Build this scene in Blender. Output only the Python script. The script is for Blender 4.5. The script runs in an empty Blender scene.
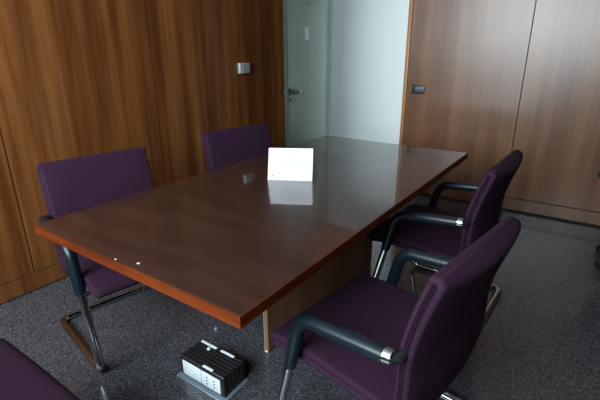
import bpy, bmesh, math, random
from mathutils import Vector, Matrix
random.seed(4)
S = bpy.context.scene
COL = S.collection
PI = math.pi

# ------------------------------------------------------------------ camera, world, light, exposure
YAW, PITCH, ROLL, FPX, CAMZ = 0.60856, 0.34021, -0.0055, 426.85, 1.40
fw = Vector((-math.sin(YAW)*math.cos(PITCH), math.cos(YAW)*math.cos(PITCH), -math.sin(PITCH)))
r0 = Vector((math.cos(YAW), math.sin(YAW), 0)); u0 = r0.cross(fw)
rt = math.cos(ROLL)*r0 + math.sin(ROLL)*u0; up = -math.sin(ROLL)*r0 + math.cos(ROLL)*u0
cam = bpy.data.objects.new('camera', bpy.data.cameras.new('camera'))
COL.objects.link(cam)
M = Matrix((rt, up, -fw)).transposed().to_4x4(); M.translation = (0, 0, CAMZ)
cam.matrix_world = M
cam.data.sensor_width = 36; cam.data.lens = 36*FPX/600; cam.data.clip_start = .02
S.camera = cam
S.view_settings.view_transform = 'Standard'; S.view_settings.look = 'None'
S.view_settings.gamma = 1; S.view_settings.use_curve_mapping = False
S.view_settings.exposure = 0.0
w = bpy.data.worlds.new('sky'); S.world = w; w.use_nodes = True
w.node_tree.nodes['Background'].inputs[0].default_value = (.45, .62, .85, 1)
w.node_tree.nodes['Background'].inputs[1].default_value = .6

def area(name, loc, rot, sx, sy, power, color):
    l = bpy.data.lights.new(name, 'AREA'); l.shape = 'RECTANGLE'; l.size = sx; l.size_y = sy
    l.energy = power; l.color = color
    o = bpy.data.objects.new(name, l); o.location = loc; o.rotation_euler = rot; COL.objects.link(o)
    return o
# daylight entering through the window behind the camera
area('window_daylight', (-1.2, -1.32, 1.95), (PI/2, 0, 0), 2.4, 1.6, 240, (.81, .94, 1.0))
# daylight at the far end of the corridor beyond the door
area('corridor_daylight', (.9, 4.75, 1.25), (PI/2, 0, PI/2), 1.1, 1.5, 68, (.76, .95, 1.0))

# ------------------------------------------------------------------ materials
def srgb(r, g, b):
    f = lambda c: (c/255/12.92) if c/255 <= .04045 else ((c/255+.055)/1.055)**2.4
    return (f(r), f(g), f(b), 1)
def mat(name, col, rough=.5, metal=0, spec=.5, coat=0, coat_r=.05, sheen=0, bump=None):
    m = bpy.data.materials.new(name); m.use_nodes = True
    N, L = m.node_tree.nodes, m.node_tree.links
    b = N['Principled BSDF']
    b.inputs['Base Color'].default_value = col if len(col) == 4 else (*col, 1)
    b.inputs['Roughness'].default_value = rough; b.inputs['Metallic'].default_value = metal
    b.inputs['Specular IOR Level'].default_value = spec
    b.inputs['Coat Weight'].default_value = coat; b.inputs['Coat Roughness'].default_value = coat_r
    b.inputs['Sheen Weight'].default_value = sheen
    if bump:
        sc, st = bump
        tc = N.new('ShaderNodeTexCoord'); n = N.new('ShaderNodeTexNoise'); n.inputs['Scale'].default_value = sc
        n.inputs['Detail'].default_value = 3
        bp = N.new('ShaderNodeBump'); bp.inputs['Strength'].default_value = st; bp.inputs['Distance'].default_value = .002
        L.new(tc.outputs['Object'], n.inputs['Vector']); L.new(n.outputs['Fac'], bp.inputs['Height'])
        L.new(bp.outputs['Normal'], b.inputs['Normal'])
    return m
def ramp(N, pts):
    r = N.new('ShaderNodeValToRGB'); e = r.color_ramp.elements
    while len(e) < len(pts): e.new(.5)
    for k, (p, c) in enumerate(pts):
        e[k].position = p; e[k].color = c if len(c) == 4 else (*c, 1)
    return r
def wood(name, cols, scale=(7, 7, .35), fine=(90, 90, 2.2), rough=.35, seed=0.0, spec=.5, coat=0, slant=0.0, coat_r=.1):
    m = bpy.data.materials.new(name); m.use_nodes = True
    N, L = m.node_tree.nodes, m.node_tree.links; b = N['Principled BSDF']
    tc = N.new('ShaderNodeTexCoord')
    def noise(sc, off, det, dist, rot=0):
        mp = N.new('ShaderNodeMapping'); mp.inputs['Scale'].default_value = sc
        mp.inputs['Location'].default_value = (seed+off, seed*2+off, off)
        mp.inputs['Rotation'].default_value = (rot, 0, 0)
        n = N.new('ShaderNodeTexNoise'); n.inputs['Scale'].default_value = 1; n.inputs['Detail'].default_value = det
        n.inputs['Distortion'].default_value = dist*.5
        L.new(tc.outputs['Object'], mp.inputs['Vector']); L.new(mp.outputs['Vector'], n.inputs['Vector'])
        return n.outputs['Fac']
    a = noise(scale, 0, 4, .6, slant); f = noise(fine, 3.7, 5, .3, slant)
    c = noise((scale[0]*.42, scale[1]*.42, scale[2]*.8), 9.1, 2, .4, slant)
    k = noise((scale[0]*1.6, scale[1]*1.6, scale[2]*7), 5.3, 3, .8, slant)
    def mix(x, y, fac):
        q = N.new('ShaderNodeMix'); q.data_type = 'FLOAT'; q.inputs[0].default_value = fac
        L.new(x, q.inputs[2]); L.new(y, q.inputs[3]); return q.outputs[0]
    v = mix(mix(mix(a, c, .35), f, .22), k, .16)
    rp = ramp(N, list(zip((.36, .46, .53, .64), cols)))
    L.new(v, rp.inputs[0]); L.new(rp.outputs[0], b.inputs['Base Color'])
    b.inputs['Roughness'].default_value = rough; b.inputs['Specular IOR Level'].default_value = spec
    b.inputs['Coat Weight'].default_value = coat; b.inputs['Coat Roughness'].default_value = coat_r
    bp = N.new('ShaderNodeBump'); bp.inputs['Strength'].default_value = .06; bp.inputs['Distance'].default_value = .001
    L.new(f, bp.inputs['Height']); L.new(bp.outputs['Normal'], b.inputs['Normal'])
    return m
WAL = [(.055, .016, .004), (.108, .034, .009), (.165, .057, .015), (.245, .096, .028)]
M_wallwood = wood('walnut_veneer', WAL, scale=(9, 9, .22), rough=.34, spec=.35)
M_backwood = wood('walnut_veneer_pale', [(.090, .034, .014), (.135, .056, .024), (.175, .078, .035), (.23, .108, .052)], scale=(8, 8, .22), rough=.30, seed=4.2, spec=.6)
M_darkwood = wood('dark_walnut', [(.02, .010, .006), (.028, .014, .008), (.034, .018, .010), (.042, .022, .013)], rough=.5, spec=.2)
M_top = wood('mahogany_lacquer', [(.022, .009, .007), (.030, .0125, .009), (.038, .016, .011), (.048, .020, .014)],
             scale=(3, 14, 6), fine=(30, 160, 20), rough=.40, spec=.25, seed=2.0, coat=1.0, coat_r=.03)
M_edge = wood('cherry_edge_band', [(.058, .010, .002), (.085, .0155, .0027), (.11, .021, .0036), (.145, .030, .005)],
              scale=(3, 3, 30), fine=(12, 12, 160), rough=.5, spec=.1, seed=5.0)
M_ped = wood('walnut_table_base', [(.17, .075, .031), (.215, .098, .042), (.265, .125, .055), (.32, .155, .071)], rough=.4, seed=7.7)
M_oak = wood('orange_oak_trim', [(.34, .15, .045), (.38, .17, .052), (.42, .19, .06), (.46, .21, .07)], rough=.4, seed=1.7)
M_gap = mat('dark_gap', (.006, .005, .004), .8)
M_white = mat('white_paint', (.80, .82, .82), .6, bump=(60, .1))
M_ceil = mat('ceiling_paint', (.62, .61, .59), .8)
M_door = mat('grey_green_door', (.155, .205, .165), .22, spec=.5)
M_dtrim = mat('pale_door_edge', (.26, .30, .26), .4)
M_fab = mat('purple_wool', (.027, .0092, .024), .85, spec=.15, bump=(420, .4))
M_pad = mat('blue_black_arm_leather', (.0025, .009, .014), .34, spec=.4, bump=(300, .15))
M_chr = mat('chrome', (.50, .53, .56), .10, metal=1)
M_blk = mat('black_plastic', (.012, .012, .013), .4)
M_blkfab = mat('black_fabric', (.012, .012, .014), .8)
M_grey = mat('grey_metal_plate', (.22, .30, .36), .4, metal=.3)
M_sock = mat('white_socket_plastic', (.80, .88, .90), .4)
M_jamb = mat('grey_door_jamb', (.15, .18, .17), .6, spec=.2)
M_edgeshade = mat('dark_grey_edge_shade', (.05, .058, .052), .6, spec=.1)  # shade for the door's free edge, put in as dark colour
M_hole = mat('socket_hole_black', (.01, .01, .01), .6)
M_paper = mat('white_paper', (.72, .74, .76), .8, spec=.1)
M_ink = mat('pale_grey_ink', (.36, .38, .46), .7, spec=.2)
M_inkd = mat('dark_blue_ink', (.16, .18, .30), .6)
M_silver = mat('silver_plastic', (.40, .43, .42), .35, metal=.3)
M_grn = mat('green_grey_button', (.20, .27, .25), .4)
M_glass = mat('blue_grey_rocker', (.05, .075, .10), .3)
M_alu = mat('window_aluminium', (.5, .5, .5), .4, metal=.8)
M_brass = mat('brown_metal', (.10, .08, .05), .4)

def floor_mat():
    m = bpy.data.materials.new('polished_speckled_granite'); m.use_nodes = True
    N, L = m.node_tree.nodes, m.node_tree.links; b = N['Principled BSDF']
    tc = N.new('ShaderNodeTexCoord')
    v = N.new('ShaderNodeTexVoronoi'); v.inputs['Scale'].default_value = 190
    n = N.new('ShaderNodeTexNoise'); n.inputs['Scale'].default_value = 120; n.inputs['Detail'].default_value = 4
    n.inputs['Roughness'].default_value = .7
    L.new(tc.outputs['Object'], v.inputs['Vector']); L.new(tc.outputs['Object'], n.inputs['Vector'])
    sx = N.new('ShaderNodeSeparateColor'); L.new(v.outputs['Color'], sx.inputs[0])
    r1 = ramp(N, [(.0, (.010, .012, .017)), (.4, (.030, .034, .043)), (.7, (.078, .078, .090)), (1, (.19, .185, .20))])
    L.new(sx.outputs[0], r1.inputs[0])
    r2 = ramp(N, [(.34, (.014, .017, .023)), (.5, (.058, .058, .068)), (.66, (.155, .148, .158))])
    L.new(n.outputs['Fac'], r2.inputs[0])
    mx = N.new('ShaderNodeMix'); mx.data_type = 'RGBA'; mx.inputs[0].default_value = .42
    L.new(r1.outputs[0], mx.inputs[6]); L.new(r2.outputs[0], mx.inputs[7]); L.new(mx.outputs[2], b.inputs['Base Color'])
    b.inputs['Roughness'].default_value = .13
    b.inputs['Specular IOR Level'].default_value = .75
    return m
M_floor = floor_mat()

# ------------------------------------------------------------------ mesh helpers
class MB:
    def __init__(s): s.bm = bmesh.new()
    def box(s, a, b, bev=0, seg=2, mi=0):
        x0, y0, z0 = [min(a[i], b[i]) for i in range(3)]; x1, y1, z1 = [max(a[i], b[i]) for i in range(3)]
        V = [s.bm.verts.new(p) for p in ((x0,y0,z0),(x1,y0,z0),(x1,y1,z0),(x0,y1,z0),(x0,y0,z1),(x1,y0,z1),(x1,y1,z1),(x0,y1,z1))]
        F = [s.bm.faces.new([V[i] for i in q]) for q in ((3,2,1,0),(4,5,6,7),(0,1,5,4),(1,2,6,5),(2,3,7,6),(3,0,4,7))]
        for f in F: f.material_index = mi
        if bev:
            E = {e for f in F for e in f.edges}
            bmesh.ops.bevel(s.bm, geom=list(E), offset=bev, segments=seg, profile=.5, affect='EDGES')
        return s
    def poly(s, pts, z0, z1, mi=0):                 # prism along z
        n = len(pts); A = [s.bm.verts.new((*p, z0)) for p in pts]; B = [s.bm.verts.new((*p, z1)) for p in pts]
        for i in range(n): s.bm.faces.new((A[i], A[(i+1)%n], B[(i+1)%n], B[i])).material_index = mi
        s.bm.faces.new(A[::-1]); s.bm.faces.new(B); return s
    def tube(s, pts, r, n=14, cap=True, round_end=False, sy=1.0):
        pts = [Vector(p) for p in pts]; rad = r if isinstance(r, (list, tuple)) else [r]*len(pts)
        rings = []; t0 = (pts[1]-pts[0]).normalized()
        a = t0.orthogonal().normalized(); 
        if abs(t0.z) < .9: a = t0.cross(Vector((0,0,1))).normalized()
        for i, p in enumerate(pts):
            t = (pts[min(i+1, len(pts)-1)]-pts[max(i-1, 0)]).normalized()
            a = (a-t*a.dot(t)).normalized(); b = t.cross(a)
            rings.append([s.bm.verts.new(p+(a*math.cos(2*PI*k/n)+b*sy*math.sin(2*PI*k/n))*rad[i]) for k in range(n)])
        for i in range(len(rings)-1):
            for k in range(n): s.bm.faces.new((rings[i][k], rings[i][(k+1)%n], rings[i+1][(k+1)%n], rings[i+1][k]))
        if cap: s.bm.faces.new(rings[0][::-1]); s.bm.faces.new(rings[-1])
        return s
    def cyl(s, a, b, r, n=20): return s.tube([a, b], r, n)
    def mesh(s, name, mats, smooth=True, ang=40):
        bmesh.ops.recalc_face_normals(s.bm, faces=s.bm.faces)
        me = bpy.data.meshes.new(name); s.bm.to_mesh(me); s.bm.free()
        for m in (mats if isinstance(mats, (list, tuple)) else [mats]): me.materials.append(m)
        if smooth:
            for p in me.polygons: p.use_smooth = True
            me.set_sharp_from_angle(angle=math.radians(ang))
        return me
    def build(s, name, mats, parent=None, smooth=True, ang=40, label=None):
        o = bpy.data.objects.new(name, s.mesh(name, mats, smooth, ang)); COL.objects.link(o)
        if parent: o.parent = parent
        if label: o['label'] = label
        return o
def fillet(pts, rad, seg=8):
    out = []; P = [Vector(p) for p in pts]
    for i, p in enumerate(P):
        r = rad[i] if isinstance(rad, (list, tuple)) else rad
        if i in (0, len(P)-1) or r == 0: out.append(p); continue
        d1 = (P[i-1]-p).normalized(); d2 = (P[i+1]-p).normalized(); ang = d1.angle(d2)
        t = r/math.tan(ang/2); A = p+d1*t; B = p+d2*t
        c = p+(d1+d2).normalized()*(r/math.sin(ang/2))
        for k in range(seg+1):
            q = A.lerp(B, k/seg)-c; out.append(c+q.normalized()*r)
    return out
def thing(name, label, cat, loc=(0,0,0), rz=0, group=None):
    o = bpy.data.objects.new(name, None); COL.objects.link(o); o.location = loc; o.rotation_euler = (0,0,rz)
    o.empty_display_size = .1
    o['label'] = label; o['category'] = cat
    if group: o['group'] = group
    return o
def struct(o):
    o['kind'] = 'structure'; return o

# ------------------------------------------------------------------ the room
XL, YB, XR, YR, HC = -2.659, 4.067, 2.6, -1.2, 2.9
YC = 5.35                                            # far wall of the corridor
struct(MB().box((XL-2.2, YR-.2, -.1), (XR+.2, YC+.2, 0)).build('floor', M_floor, smooth=False))
struct(MB().box((XL-2.2, YR-.2, HC), (XR+.2, YC+.2, HC+.1)).build('ceiling', M_ceil, smooth=False))
DX0, DX1, DH = -2.50, -1.606, 2.12                   # doorway
# left wall: dark carcass with veneered panels
wl = struct(MB().box((XL-.12, YR, 0), (XL-.016, YB, HC)).build('wall_left', M_gap, smooth=False))
ys = [YR, -1.09, -.06, .972, 2.002, YB-.002]
for a, b in zip(ys[:-1], ys[1:]):
    MB().box((XL-.016, a+.004, .121), (XL, b-.004, HC-.001)).build('wall_panel', M_wallwood, wl, smooth=False)
bl = struct(MB().box((XL-.0155, ys[0]+.002, .010), (XL, ys[1]-.002, .116), .001, 1).build('baseboard_left', M_wallwood, smooth=False))
for a, b in zip(ys[1:-1], ys[2:]):
    MB().box((XL-.0155, a+.002, .010), (XL, b-.002, .116)).build('plinth_board', M_wallwood, bl, smooth=False)
# back wall with the doorway
wb = struct(MB().box((XL-.12, YB+.016, 0), (DX0-.03, YB+.12, HC)).box((DX1+.034, YB+.016, 0), (XR, YB+.12, HC))
            .box((DX0-.03, YB+.016, DH+.03), (DX1+.034, YB+.12, HC)).build('wall_back', M_gap, smooth=False))
xs = [DX1+.034, -.572, .46, 1.49, XR]
for a, b in zip(xs[:-1], xs[1:]):
    MB().box((a+.003, YB, .129), (b-.003, YB+.016, HC-.001), .001, 1).build('wall_panel', M_backwood, wb, smooth=False)
MB().box((XL, YB, .13), (DX0-.034, YB+.016, HC-.001)).build('wall_panel', M_backwood, wb, smooth=False)
MB().box((DX0-.03, YB, DH+.034), (DX1+.034, YB+.016, HC-.001)).build('wall_panel', M_backwood, wb, smooth=False)
bb = struct(MB().box((xs[0]+.003, YB, .016), (xs[1]-.003, YB+.0155, .122), .001, 1).build('baseboard_back', M_backwood, smooth=False))
for a, b in zip(xs[1:-1], xs[2:]):
    MB().box((a+.003, YB, .016), (b-.003, YB+.0155, .122), .001, 1).build('plinth_board', M_backwood, bb, smooth=False)
# corridor skins behind the back wall
struct(MB().box((XL-2.2, YC, 0), (XR+.2, YC+.1, HC)).build('wall_corridor', M_white, smooth=False))
struct(MB().box((DX1+.034, YB+.121, 0), (XR, YB+.14, HC)).box((XL-2.0, YB+.121, 0), (DX0-.03, YB+.14, HC)).build('wall_corridor_inner', M_white, smooth=False))
struct(MB().box((XL-2.1, YB+.12, 0), (XL-2.0, YC, HC)).build('wall_corridor_left', M_white, smooth=False))
# right wall, rear wall with the window
struct(MB().box((XR, YR-.1, 0), (XR+.1, YC, HC)).build('wall_right', M_darkwood, smooth=False))
WX0, WX1, WZ0, WZ1 = -2.45, .05, 1.1, 2.8
struct(MB().box((XL-.12, YR-.12, 0), (WX0, YR, HC)).box((WX1, YR-.12, 0), (XR, YR, HC))
       .box((WX0, YR-.12, 0), (WX1, YR, WZ0)).box((WX0, YR-.12, WZ1), (WX1, YR, HC)).build('wall_rear', M_ceil, smooth=False))
wn = struct(MB().box((WX0, YR-.08, WZ0), (WX0+.05, YR-.03, WZ1)).box((WX1-.05, YR-.08, WZ0), (WX1, YR-.03, WZ1))
            .box((WX0+.05, YR-.08, WZ0), (WX1-.05, YR-.03, WZ0+.05)).box((WX0+.05, YR-.08, WZ1-.05), (WX1-.05, YR-.03, WZ1))
            .box((-1.225, YR-.08, WZ0+.05), (-1.175, YR-.03, WZ1-.05)).build('window_1', M_alu, smooth=False))
# door frame
struct(MB().box((DX0-.034, YB-.012, 0), (DX0, YB+.14, DH), .003).build('trim_2', M_jamb))
fr = struct(MB().box((DX1, YB-.012, 0), (DX1+.034, YB+.14, DH), .003)
            .box((DX0-.034, YB-.012, DH), (DX1+.034, YB+.14, DH+.034), .003).build('trim_1', M_oak))
# door leaf, standing open into the room
door = struct(bpy.data.objects.new('door_1', None)); COL.objects.link(door)
HX, HY = -2.487, 4.045; ang = math.atan2(3.2-HY, -2.375-HX); LW = math.hypot(3.2-HY, -2.375-HX)
door.location = (HX, HY, 0); door.rotation_euler = (0, 0, ang)
# local +x runs from the hinge to the free edge; the room-facing side is local +y
MB().box((.012, -.02, .008), (LW, .02, DH-.02), .006, 3).build('door_panel', M_door, door)
MB().box((LW-.001, -.0195, .01), (LW+.0015, .0195, DH-.022), .0005, 1).build('edge_shade', M_edgeshade, door)  # added dark strip, paints shade over the window-lit free edge
MB().box((.0, -.022, .008), (.012, .0215, DH-.02), .001).build('edge_strip', M_dtrim, door)
for s, nm in ((1, 0), (-1, 1)):
    h = MB().cyl((LW-.026, s*.02, 1.03), (LW-.026, s*.030, 1.03), .032)
    h.cyl((LW-.026, s*.026, 1.03), (LW-.026, s*.062, 1.03), .010)
    h.tube(fillet([(LW-.026, s*.055, 1.03), (LW-.026, s*.062, 1.03), (LW-.130, s*.062, 1.03)], [0, .005, 0], 4), .018)
    hh = h.build('door_handle', M_blk, door)
    MB().cyl((LW-.026, s*.062, 1.03), (LW-.026, s*.075, 1.03), .008).build('lever_button', M_chr, hh)
    MB().cyl((LW-.122, s*.062, 1.03), (LW-.138, s*.062, 1.03), .0185).build('lever_tip', M_chr, hh)
    MB().box((LW-.055, s*.0195, .935), (LW-.025, s*.024, .975), .004).build('key_plate', M_blk, door)

# ------------------------------------------------------------------ wall fittings
t = thing('wall_thermostat', 'small silver box fixed on the brown wood wall left of the door', 'thermostat', (XL, 2.945, 1.243))
MB().box((0, -.068, -.045), (.030, .068, .045), .006, 3).build('housing', M_silver, t)
MB().box((.029, -.028, -.020), (.0315, .002, .020), .001).build('display', M_grn, t)
t = thing('light_switch', 'small black wall switch on the wood wall right of the doorway', 'switch', (-1.456, YB, 1.030))
MB().box((-.062, -.010, -.040), (.062, 0, .040), .005, 3).build('cover_plate', M_blk, t)
for k in range(3): MB().box((-.034+k*.023, -.0125, -.024), (-.013+k*.023, -.0095, .024), .001).build('rocker', M_glass, t)
# paper notice and slot on the door leaf
def on_door(u, z):
    return Vector((HX+math.cos(ang)*u-math.sin(ang)*.0205, HY+math.sin(ang)*u+math.cos(ang)*.0205, z))
t = thing('door_notice', 'small white paper notice stuck on the grey-green door', 'notice', on_door(.47, 1.535), ang)
MB().box((-.040, 0, -.055), (.040, .0015, .055)).build('paper_sheet', M_paper, t, smooth=False)
pr = MB()
for k, (z, a, b) in enumerate([(.040, -.02, .026), (.026, -.03, .010), (.008, -.008, .026), (-.006, -.03, -.002), (-.022, -.02, .028), (-.044, -.028, .02)]):
    pr.box((a, .0015, z-.004), (b, .0021, z+.004))
pr.build('printed_marks', M_ink, t, smooth=False)
t = thing('door_plate', 'tiny dark plate high on the grey-green door above the notice', 'plate', on_door(.41, 1.80), ang)
MB().box((-.06, 0, -.008), (.06, .003, .008), .001).build('plate', M_brass, t)

# ------------------------------------------------------------------ conference table
TX0, TX1, TY0, TY1, TZ = -1.781, -.672, .687, 2.930, .74
t = thing('conference_table', 'long dark mahogany conference table with a glossy top and cherry red edge', 'table', ((TX0+TX1)/2, (TY0+TY1)/2, 0))
cx, cy = t.location.x, t.location.y
a, b = (TX0-cx, TY0-cy), (TX1-cx, TY1-cy)
MB().box((a[0]+.004, a[1]+.004, TZ-.037), (b[0]-.004, b[1]-.004, TZ), .0005, 1).build('tabletop', M_top, t, smooth=False)
e = MB()
e.box((a[0], a[1], TZ-.037), (b[0], a[1]+.004, TZ-.0004)).box((a[0], b[1]-.004, TZ-.037), (b[0], b[1], TZ-.0004))
e.box((a[0], a[1]+.004, TZ-.037), (a[0]+.004, b[1]-.004, TZ-.0004)).box((b[0]-.004, a[1]+.004, TZ-.037), (b[0], b[1]-.004, TZ-.0004))
e.build('edge_band', M_edge, t, smooth=False, label='cherry red edge band')
px0, px1, py0, py1 = -1.135-cx, -1.112-cx, 1.32-cy, 2.46-cy
p = MB().box((px0+.003, py0, .004), (px1, py1, TZ-.038), .001, 1).build('pedestal_panel', M_ped, t, smooth=False)
MB().box((px0, py0-.002, .004), (px0+.004, py0+.02, TZ-.038)).build('edge_strip', M_dtrim, p, smooth=False, label='pale edge strip')
for yy in (py0+.006, py1-.02):
    MB().cyl((px1-.015, yy, 0), (px1-.015, yy, .007), .010, 12).build('glide', M_sock, p)
MB().box((px0-.15, py0+.05, TZ-.075), (px1+.15, py1-.05, TZ-.037), .002, 1).build('support_rail', M_ped, t, smooth=False)

# ------------------------------------------------------------------ cantilever chairs
def smooth_profile(pts, n):
    P = [Vector((0, *p)) for p in pts]; out = []
    for i in range(len(P)-1):
        p0 = P[max(i-1, 0)]; p1 = P[i]; p2 = P[i+1]; p3 = P[min(i+2, len(P)-1)]
        for k in range(n):
            u = k/n
            out.append(.5*((2*p1)+(p2-p0)*u+(2*p0-5*p1+4*p2-p3)*u*u+(3*p1-p0-3*p2+p3)*u**3))
    out.append(P[-1]); return out
def cushion(prof, side, width, thick, chan=(0, 0, .02), endr=.02, bulge=.0, crown=0.0, groove=False):
    """padded slab following prof (y,z points); thickness grows to the `side` of the curve; chan = stitched channels"""
    C = smooth_profile(prof, 16); L = [0]
    for i in range(1, len(C)): L.append(L[-1]+(C[i]-C[i-1]).length)
    T = L[-1]; N = 96; m = MB(); rings = []
    def at(s):
        for i in range(1, len(C)):
            if L[i] >= s or i == len(C)-1:
                u = (s-L[i-1])/(L[i]-L[i-1]); return C[i-1].lerp(C[i], u), (C[i]-C[i-1]).normalized()
    K = 5
    for j in range(N+1):
        u = j/N
        s = T*u
        # finer sampling near the ends
        s = T*(u-.055*math.sin(2*PI*u))
        p, tg = at(max(0, min(T, s)))
        nr = Vector((0, -tg.z, tg.y))*side
        d = min(s, T-s)
        er = min(1, d/endr); sh = math.sqrt(max(.0, 1-(1-er)**2))
        w = (width(s/T) if callable(width) else width)
        corner = min(1, d/.035); w -= .014*(1-math.sqrt(max(0, 1-(1-corner)**2)))
        th = thick*(.22+.78*sh)
        if chan[0] < s < chan[1]:
            ph = ((s-chan[0])/chan[2]) % 1; th -= .0036*math.exp(-((ph-.5)/.16)**2)
        off = (thick-th)/2; ring = []
        rc = min(th/2, .014)
        # cross section: rounded rectangle in (x, n)
        sec = []
        for q in range(K+1):
            a_ = PI/2*q/K; sec.append((w-rc+rc*math.sin(a_), off+th-rc+rc*math.cos(a_)))
        if groove:
            fd = max(0, min(1, (T-s-.014)/.02)); gd = .026*fd; mid = off+th*.50; hw = .006*fd+.0005
            sec += [(w-.003*fd, mid+hw*1.5), (w-gd*.55, mid+hw*.55), (w-gd, mid), (w-.011*fd-gd*.30, mid-hw*.6), (w-.011*fd-.003*fd, mid-hw*1.6)]
            w2 = w-.011*fd
        else: w2 = w
        for q in range(K+1):
            a_ = PI/2*q/K; sec.append((w2-rc+rc*math.cos(a_), off+rc-rc*math.sin(a_)))
        for xx in (.66, .33, 0, -.33, -.66): sec.append((xx*w, off))
        full = sec + [(-x, n) for x, n in sec[:-5][::-1]] + [(xx*w, off+th+crown*(1-xx*xx)*sh) for xx in (-.9, -.8, -.66, -.5, -.33, -.16, 0, .16, .33, .5, .66, .8, .9)]
        for x, n in full:
            q = p+nr*n; q.x = x; ring.append(m.bm.verts.new(q))
        rings.append(ring)
    n = len(rings[0])
    for j in range(N):
        for k in range(n): m.bm.faces.new((rings[j][k], rings[j][(k+1)%n], rings[j+1][(k+1)%n], rings[j+1][k]))
    m.bm.faces.new(rings[0][::-1]); m.bm.faces.new(rings[-1])
    return m
WA, ZF, ZR, AF, AB, LF, SR = .309, .604, .634, .160, .172, .300, .272
SEAT = [(.325, .405), (.30, .425), (.18, .432), (.0, .418), (-.12, .405), (-.185, .405)]
BACK = [(-.140, .345), (-.168, .42), (-.178, .50), (-.180, .62), (-.206, .75), (-.252, .893)]
def make_chair():
    root = thing('cantilever_chair', 'x', 'chair', group='purple cantilever chairs around the conference table')
    RT = .0185
    for s in (-1, 1):
        pts = [(s*WA, -AB, ZR+.001), (s*WA, AF, ZF), (s*WA, LF, RT), (s*WA, -SR, RT)]
        if s < 0: pts = pts + [(WA*.0, -SR, RT)]
        else: pts = pts + [(WA*.0, -SR, RT)]
        path = fillet(pts, [0, .075, .045, .05, 0], 10)
        MB().tube(path, RT, 16).build('side_frame', M_chr, root)
        # leather-wrapped arm pad down to the leg
        cut = []
        acc = fillet([(s*WA, -AB+.021, ZR-.002), (s*WA, AF, ZF), (s*WA, AF+(LF-AF)*.35, ZF*.65)], [0, .075, 0], 12)
        P = []
        for i in range(len(acc)-1):
            st = 6 if (acc[i+1]-acc[i]).length > .05 else 1
            for k in range(st): P.append(acc[i].lerp(acc[i+1], k/st))
        P.append(acc[-1]); n = len(P)
        rad = [.0245 if 0 < i < n-1 else .022 for i in range(n)]
        MB().tube(P, rad, 18).build('arm_pad', M_pad, root, label='blue-black arm pad')
        MB().tube([(s*WA, -AB-.004, ZR+.001), (s*WA, -AB-.001, ZR+.001), (s*WA, -AB+.022, ZR-.001)], [.016, .021, .0235], 18).build('arm_cap', M_chr, root, label='chrome arm cap')
        MB().tube([(s*(WA), -AB+.004, ZR), (s*(WA-.010), -AB-.010, ZR), (s*.262, -AB-.014, ZR)], .014, 14).build('back_bracket', M_blk, root)
        MB().cyl((s*(WA-.005), .222, .385), (s*.255, .222, .392), .010, 12).build('seat_bracket', M_blk, root)
    wseat = lambda u: .288-.012*u
    wback = lambda u: .280-.004*u
    cushion(SEAT, -1, wseat, .030, chan=(.22, .52, .026), crown=.004).build('seat', M_fab, root, ang=60)
    sh = [(y, z-.001) for y, z in SEAT]
    cushion(sh, 1, wseat, .022).build('seat_shell', M_fab, root, ang=60)
    cushion([(y+.020, z) for y, z in BACK], 1, wback, .052, chan=(.05, .30, .026), crown=.032, groove=True).build('backrest', M_fab, root, ang=60)
    return root
def dup(root):
    r = root.copy(); COL.objects.link(r)
    for ch in list(root.children):
        c = ch.copy(); COL.objects.link(c); c.parent = r
    return r
chair = make_chair()
CH = [
 (-.451, 1.219, 1.425, 'purple chair nearest the viewer on the right long side of the table'),
 (-.583, 2.248, 1.525, 'purple chair right of the table, between the near chair and the back wood wall'),
 (-1.875, 1.130, -1.754, 'purple chair left of the table, at its near left corner'),
 (-1.823, 2.142, -1.775, 'purple chair left of the table, further back near the door'),
 (-1.32, .095, .0, 'purple chair with only its seat showing at the bottom left'),
]
for k, (x, y, a_, lab) in enumerate(CH):
    c = chair if k == 0 else dup(chair)
    c.location = (x, y, 0); c.rotation_euler = (0, 0, a_); c['label'] = lab

# ------------------------------------------------------------------ black office chair cut by the right edge
t = thing('office_chair', 'black office armchair by the back wall, cut by the right edge of the photo', 'chair', (.405, 3.38, 0), PI)
def rbox(a, b, bev): return MB().box(a, b, bev, 4)
rbox((-.24, -.23, .43), (.24, .25, .51), .035).build('seat', M_blkfab, t)
MB().tube([(0, -.25, .60), (0, -.265, .78), (0, -.30, 1.0)], .02).build('back_post', M_blk, t)
bm_ = rbox((-.22, -.27, .58), (.22, -.20, 1.02), .033); bm_.build('backrest', M_blkfab, t)
MB().tube(fillet([(0, -.10, .425), (0, -.33, .43), (0, -.30, .85)], [0, .06, 0]), .016).build('back_bar', M_blk, t)
MB().cyl((0, 0, .14), (0, 0, .43), .028).cyl((0, 0, .10), (0, 0, .20), .045).build('column', M_blk, t)
for s in (-1, 1):
    MB().tube(fillet([(s*.18, .05, .425), (s*.26, .05, .43), (s*.30, .03, .62)], [0, .03, 0]), .014).build('arm_post', M_blk, t)
    rbox((s*.31-.032, -.13, .615), (s*.31+.032, .15, .648), .014).build('arm_rest', M_blk, t)
for k in range(5):
    a_ = 2*PI*k/5+.628; d = Vector((math.cos(a_), math.sin(a_), 0)); q = Vector((-d.y, d.x, 0))
    lg = MB().tube([d*.03+Vector((0,0,.125)), d*.26+Vector((0,0,.078))], [.026, .016], 12).build('base_leg', M_blk, t)
    e = d*.26
    MB().cyl(e+q*.024+Vector((0,0,.029)), e-q*.024+Vector((0,0,.029)), .029, 20).cyl(e+Vector((0,0,.03)), e+Vector((0,0,.08)), .008).build('caster', M_blk, lg)

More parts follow.
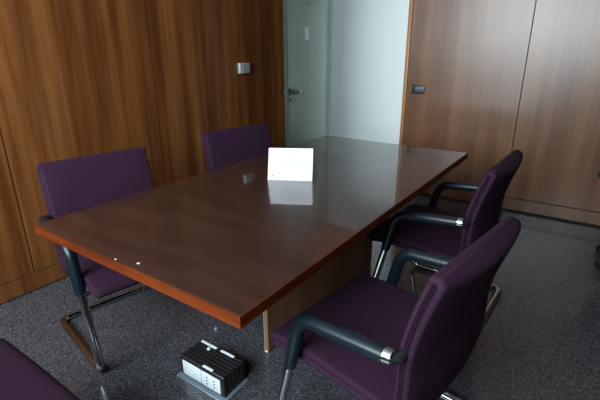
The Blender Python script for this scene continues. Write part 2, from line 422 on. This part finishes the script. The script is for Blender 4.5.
# ------------------------------------------------------------------ desk calendar on the table
bx0, by0 = -1.395, 1.695; ca = math.atan2(.115, .205)
t = thing('desk_calendar', 'small white tent calendar standing on the middle of the glossy table', 'calendar', (bx0+.107, by0+.060, TZ), ca)
HWc, HB, DP = .119, .160, .066                       # half width, height, lean
def sheet(y0, y1, th, name, m, x0=-HWc, x1=HWc, zt=HB):
    g = MB(); 
    A = [(x0, y0, .0005), (x1, y0, .0005), (x1, y1, zt), (x0, y1, zt)]
    V = [g.bm.verts.new(p) for p in A]; W_ = [g.bm.verts.new((p[0], p[1]+th, p[2])) for p in A]
    g.bm.faces.new(V); g.bm.faces.new(W_[::-1])
    for i in range(4): g.bm.faces.new((V[i], W_[i], W_[(i+1)%4], V[(i+1)%4]))
    return g.build(name, m, t, smooth=False)
pg = sheet(0, DP, .0015, 'front_page', M_paper); sheet(2*DP, DP+.0016, -.0015, 'back_card', M_paper)
pr = MB()
def mark(x0, x1, z0, z1, g):
    f = lambda x, z, o: (x, DP*z/HB-o, z)
    V = [g.bm.verts.new(f(x, z, .0004)) for x, z in ((x0, z0), (x1, z0), (x1, z1), (x0, z1))]; g.bm.faces.new(V)
for i in range(7):
    for j in range(5): mark(-.050+i*.018, -.042+i*.018, .060+j*.012, .066+j*.012, pr)
pr.build('printed_dates', M_ink, pg, smooth=False)
pr = MB()
for i in range(8): mark(-.03+i*.010, -.023+i*.010, .128, .134, pr)
pr.build('printed_month', M_ink, pg, smooth=False)
pr = MB()
for i in range(17): mark(-.078+i*.0098, -.0705+i*.0098, .022, .026, pr)
pr.build('printed_footer', M_ink, pg, smooth=False)
lg = MB(); mark(-.098, -.090, .019, .028, lg); lg.build('logo_dot', M_inkd, pg, smooth=False)

# ------------------------------------------------------------------ raised floor socket box
t = thing('floor_socket_box', 'black floor socket box with white modules on a grey plate near the table', 'socket box', (-1.215, 1.04, 0), 0)
MB().box((-.145, -.080, 0), (.150, .085, .007), .002, 1).build('base_plate', M_grey, t)
h = MB()
h.box((-.128, -.050, .007), (.132, .080, .108), .008, 3)
h.box((-.136, -.060, .007), (.140, -.044, .114), .010, 3)
for k in range(6): h.box((-.130, -.034+k*.019, .100), (.134, -.022+k*.019, .1115), .003, 2)
for k in range(4): h.box((.125, -.030+k*.026, .012), (.1355, -.014+k*.026, .104), .003, 2)
hs = h.build('housing', M_blk, t)
MB().box((-.112, -.0635, .022), (.004, -.058, .094), .002).build('blank_module', M_sock, t, label='blank white module')
so = MB().box((.007, -.0635, .022), (.120, -.058, .094), .002).build('socket_module', M_sock, t)
for xx in (.042, .086):
    hl = MB().box((xx-.006, -.0640, .036), (xx+.006, -.0634, .080), .0004, 1).build('socket_insert', M_sock, so)
    for zz in (.041, .058, .075): MB().cyl((xx, -.0645, zz), (xx, -.0637, zz), .0042, 12).build('pin_hole', M_hole, so)

for (xa, xb, yy, zz) in ((.012, .072, -.052, .1145), (-.118, -.02, .062, .1125), (.005, .085, .064, .1125)):
    MB().box((xa, yy-.006, zz-.001), (xb, yy+.006, zz+.002), .0008, 1).build('label_strip', M_sock, t)
MB().cyl((-.05, .040, .110), (-.05, .040, .116), .008, 14).build('screw_knob', M_sock, t)

# ------------------------------------------------------------------ specks of paper
def scrap(x, y, z, s, lab, grp=None):
    m_ = MB().poly([(-s, -s*.5), (s*.3, -s*.8), (s, s*.1), (s*.4, s*.9), (-s*.7, s*.5)], .0, .0012)
    o = m_.build('paper_scrap', M_paper, smooth=False); o.location = (x, y, z+.0001)
    o['label'] = lab; o['category'] = 'scrap'
scrap(-1.150, .722, TZ, .0055, 'white paper speck on the table top close to its near edge')
scrap(-1.238, .697, TZ, .0035, 'smaller white speck on the rim of the near table edge')
scrap(-1.245, 1.175, 0, .007, 'white speck lying on the floor behind the black socket box')
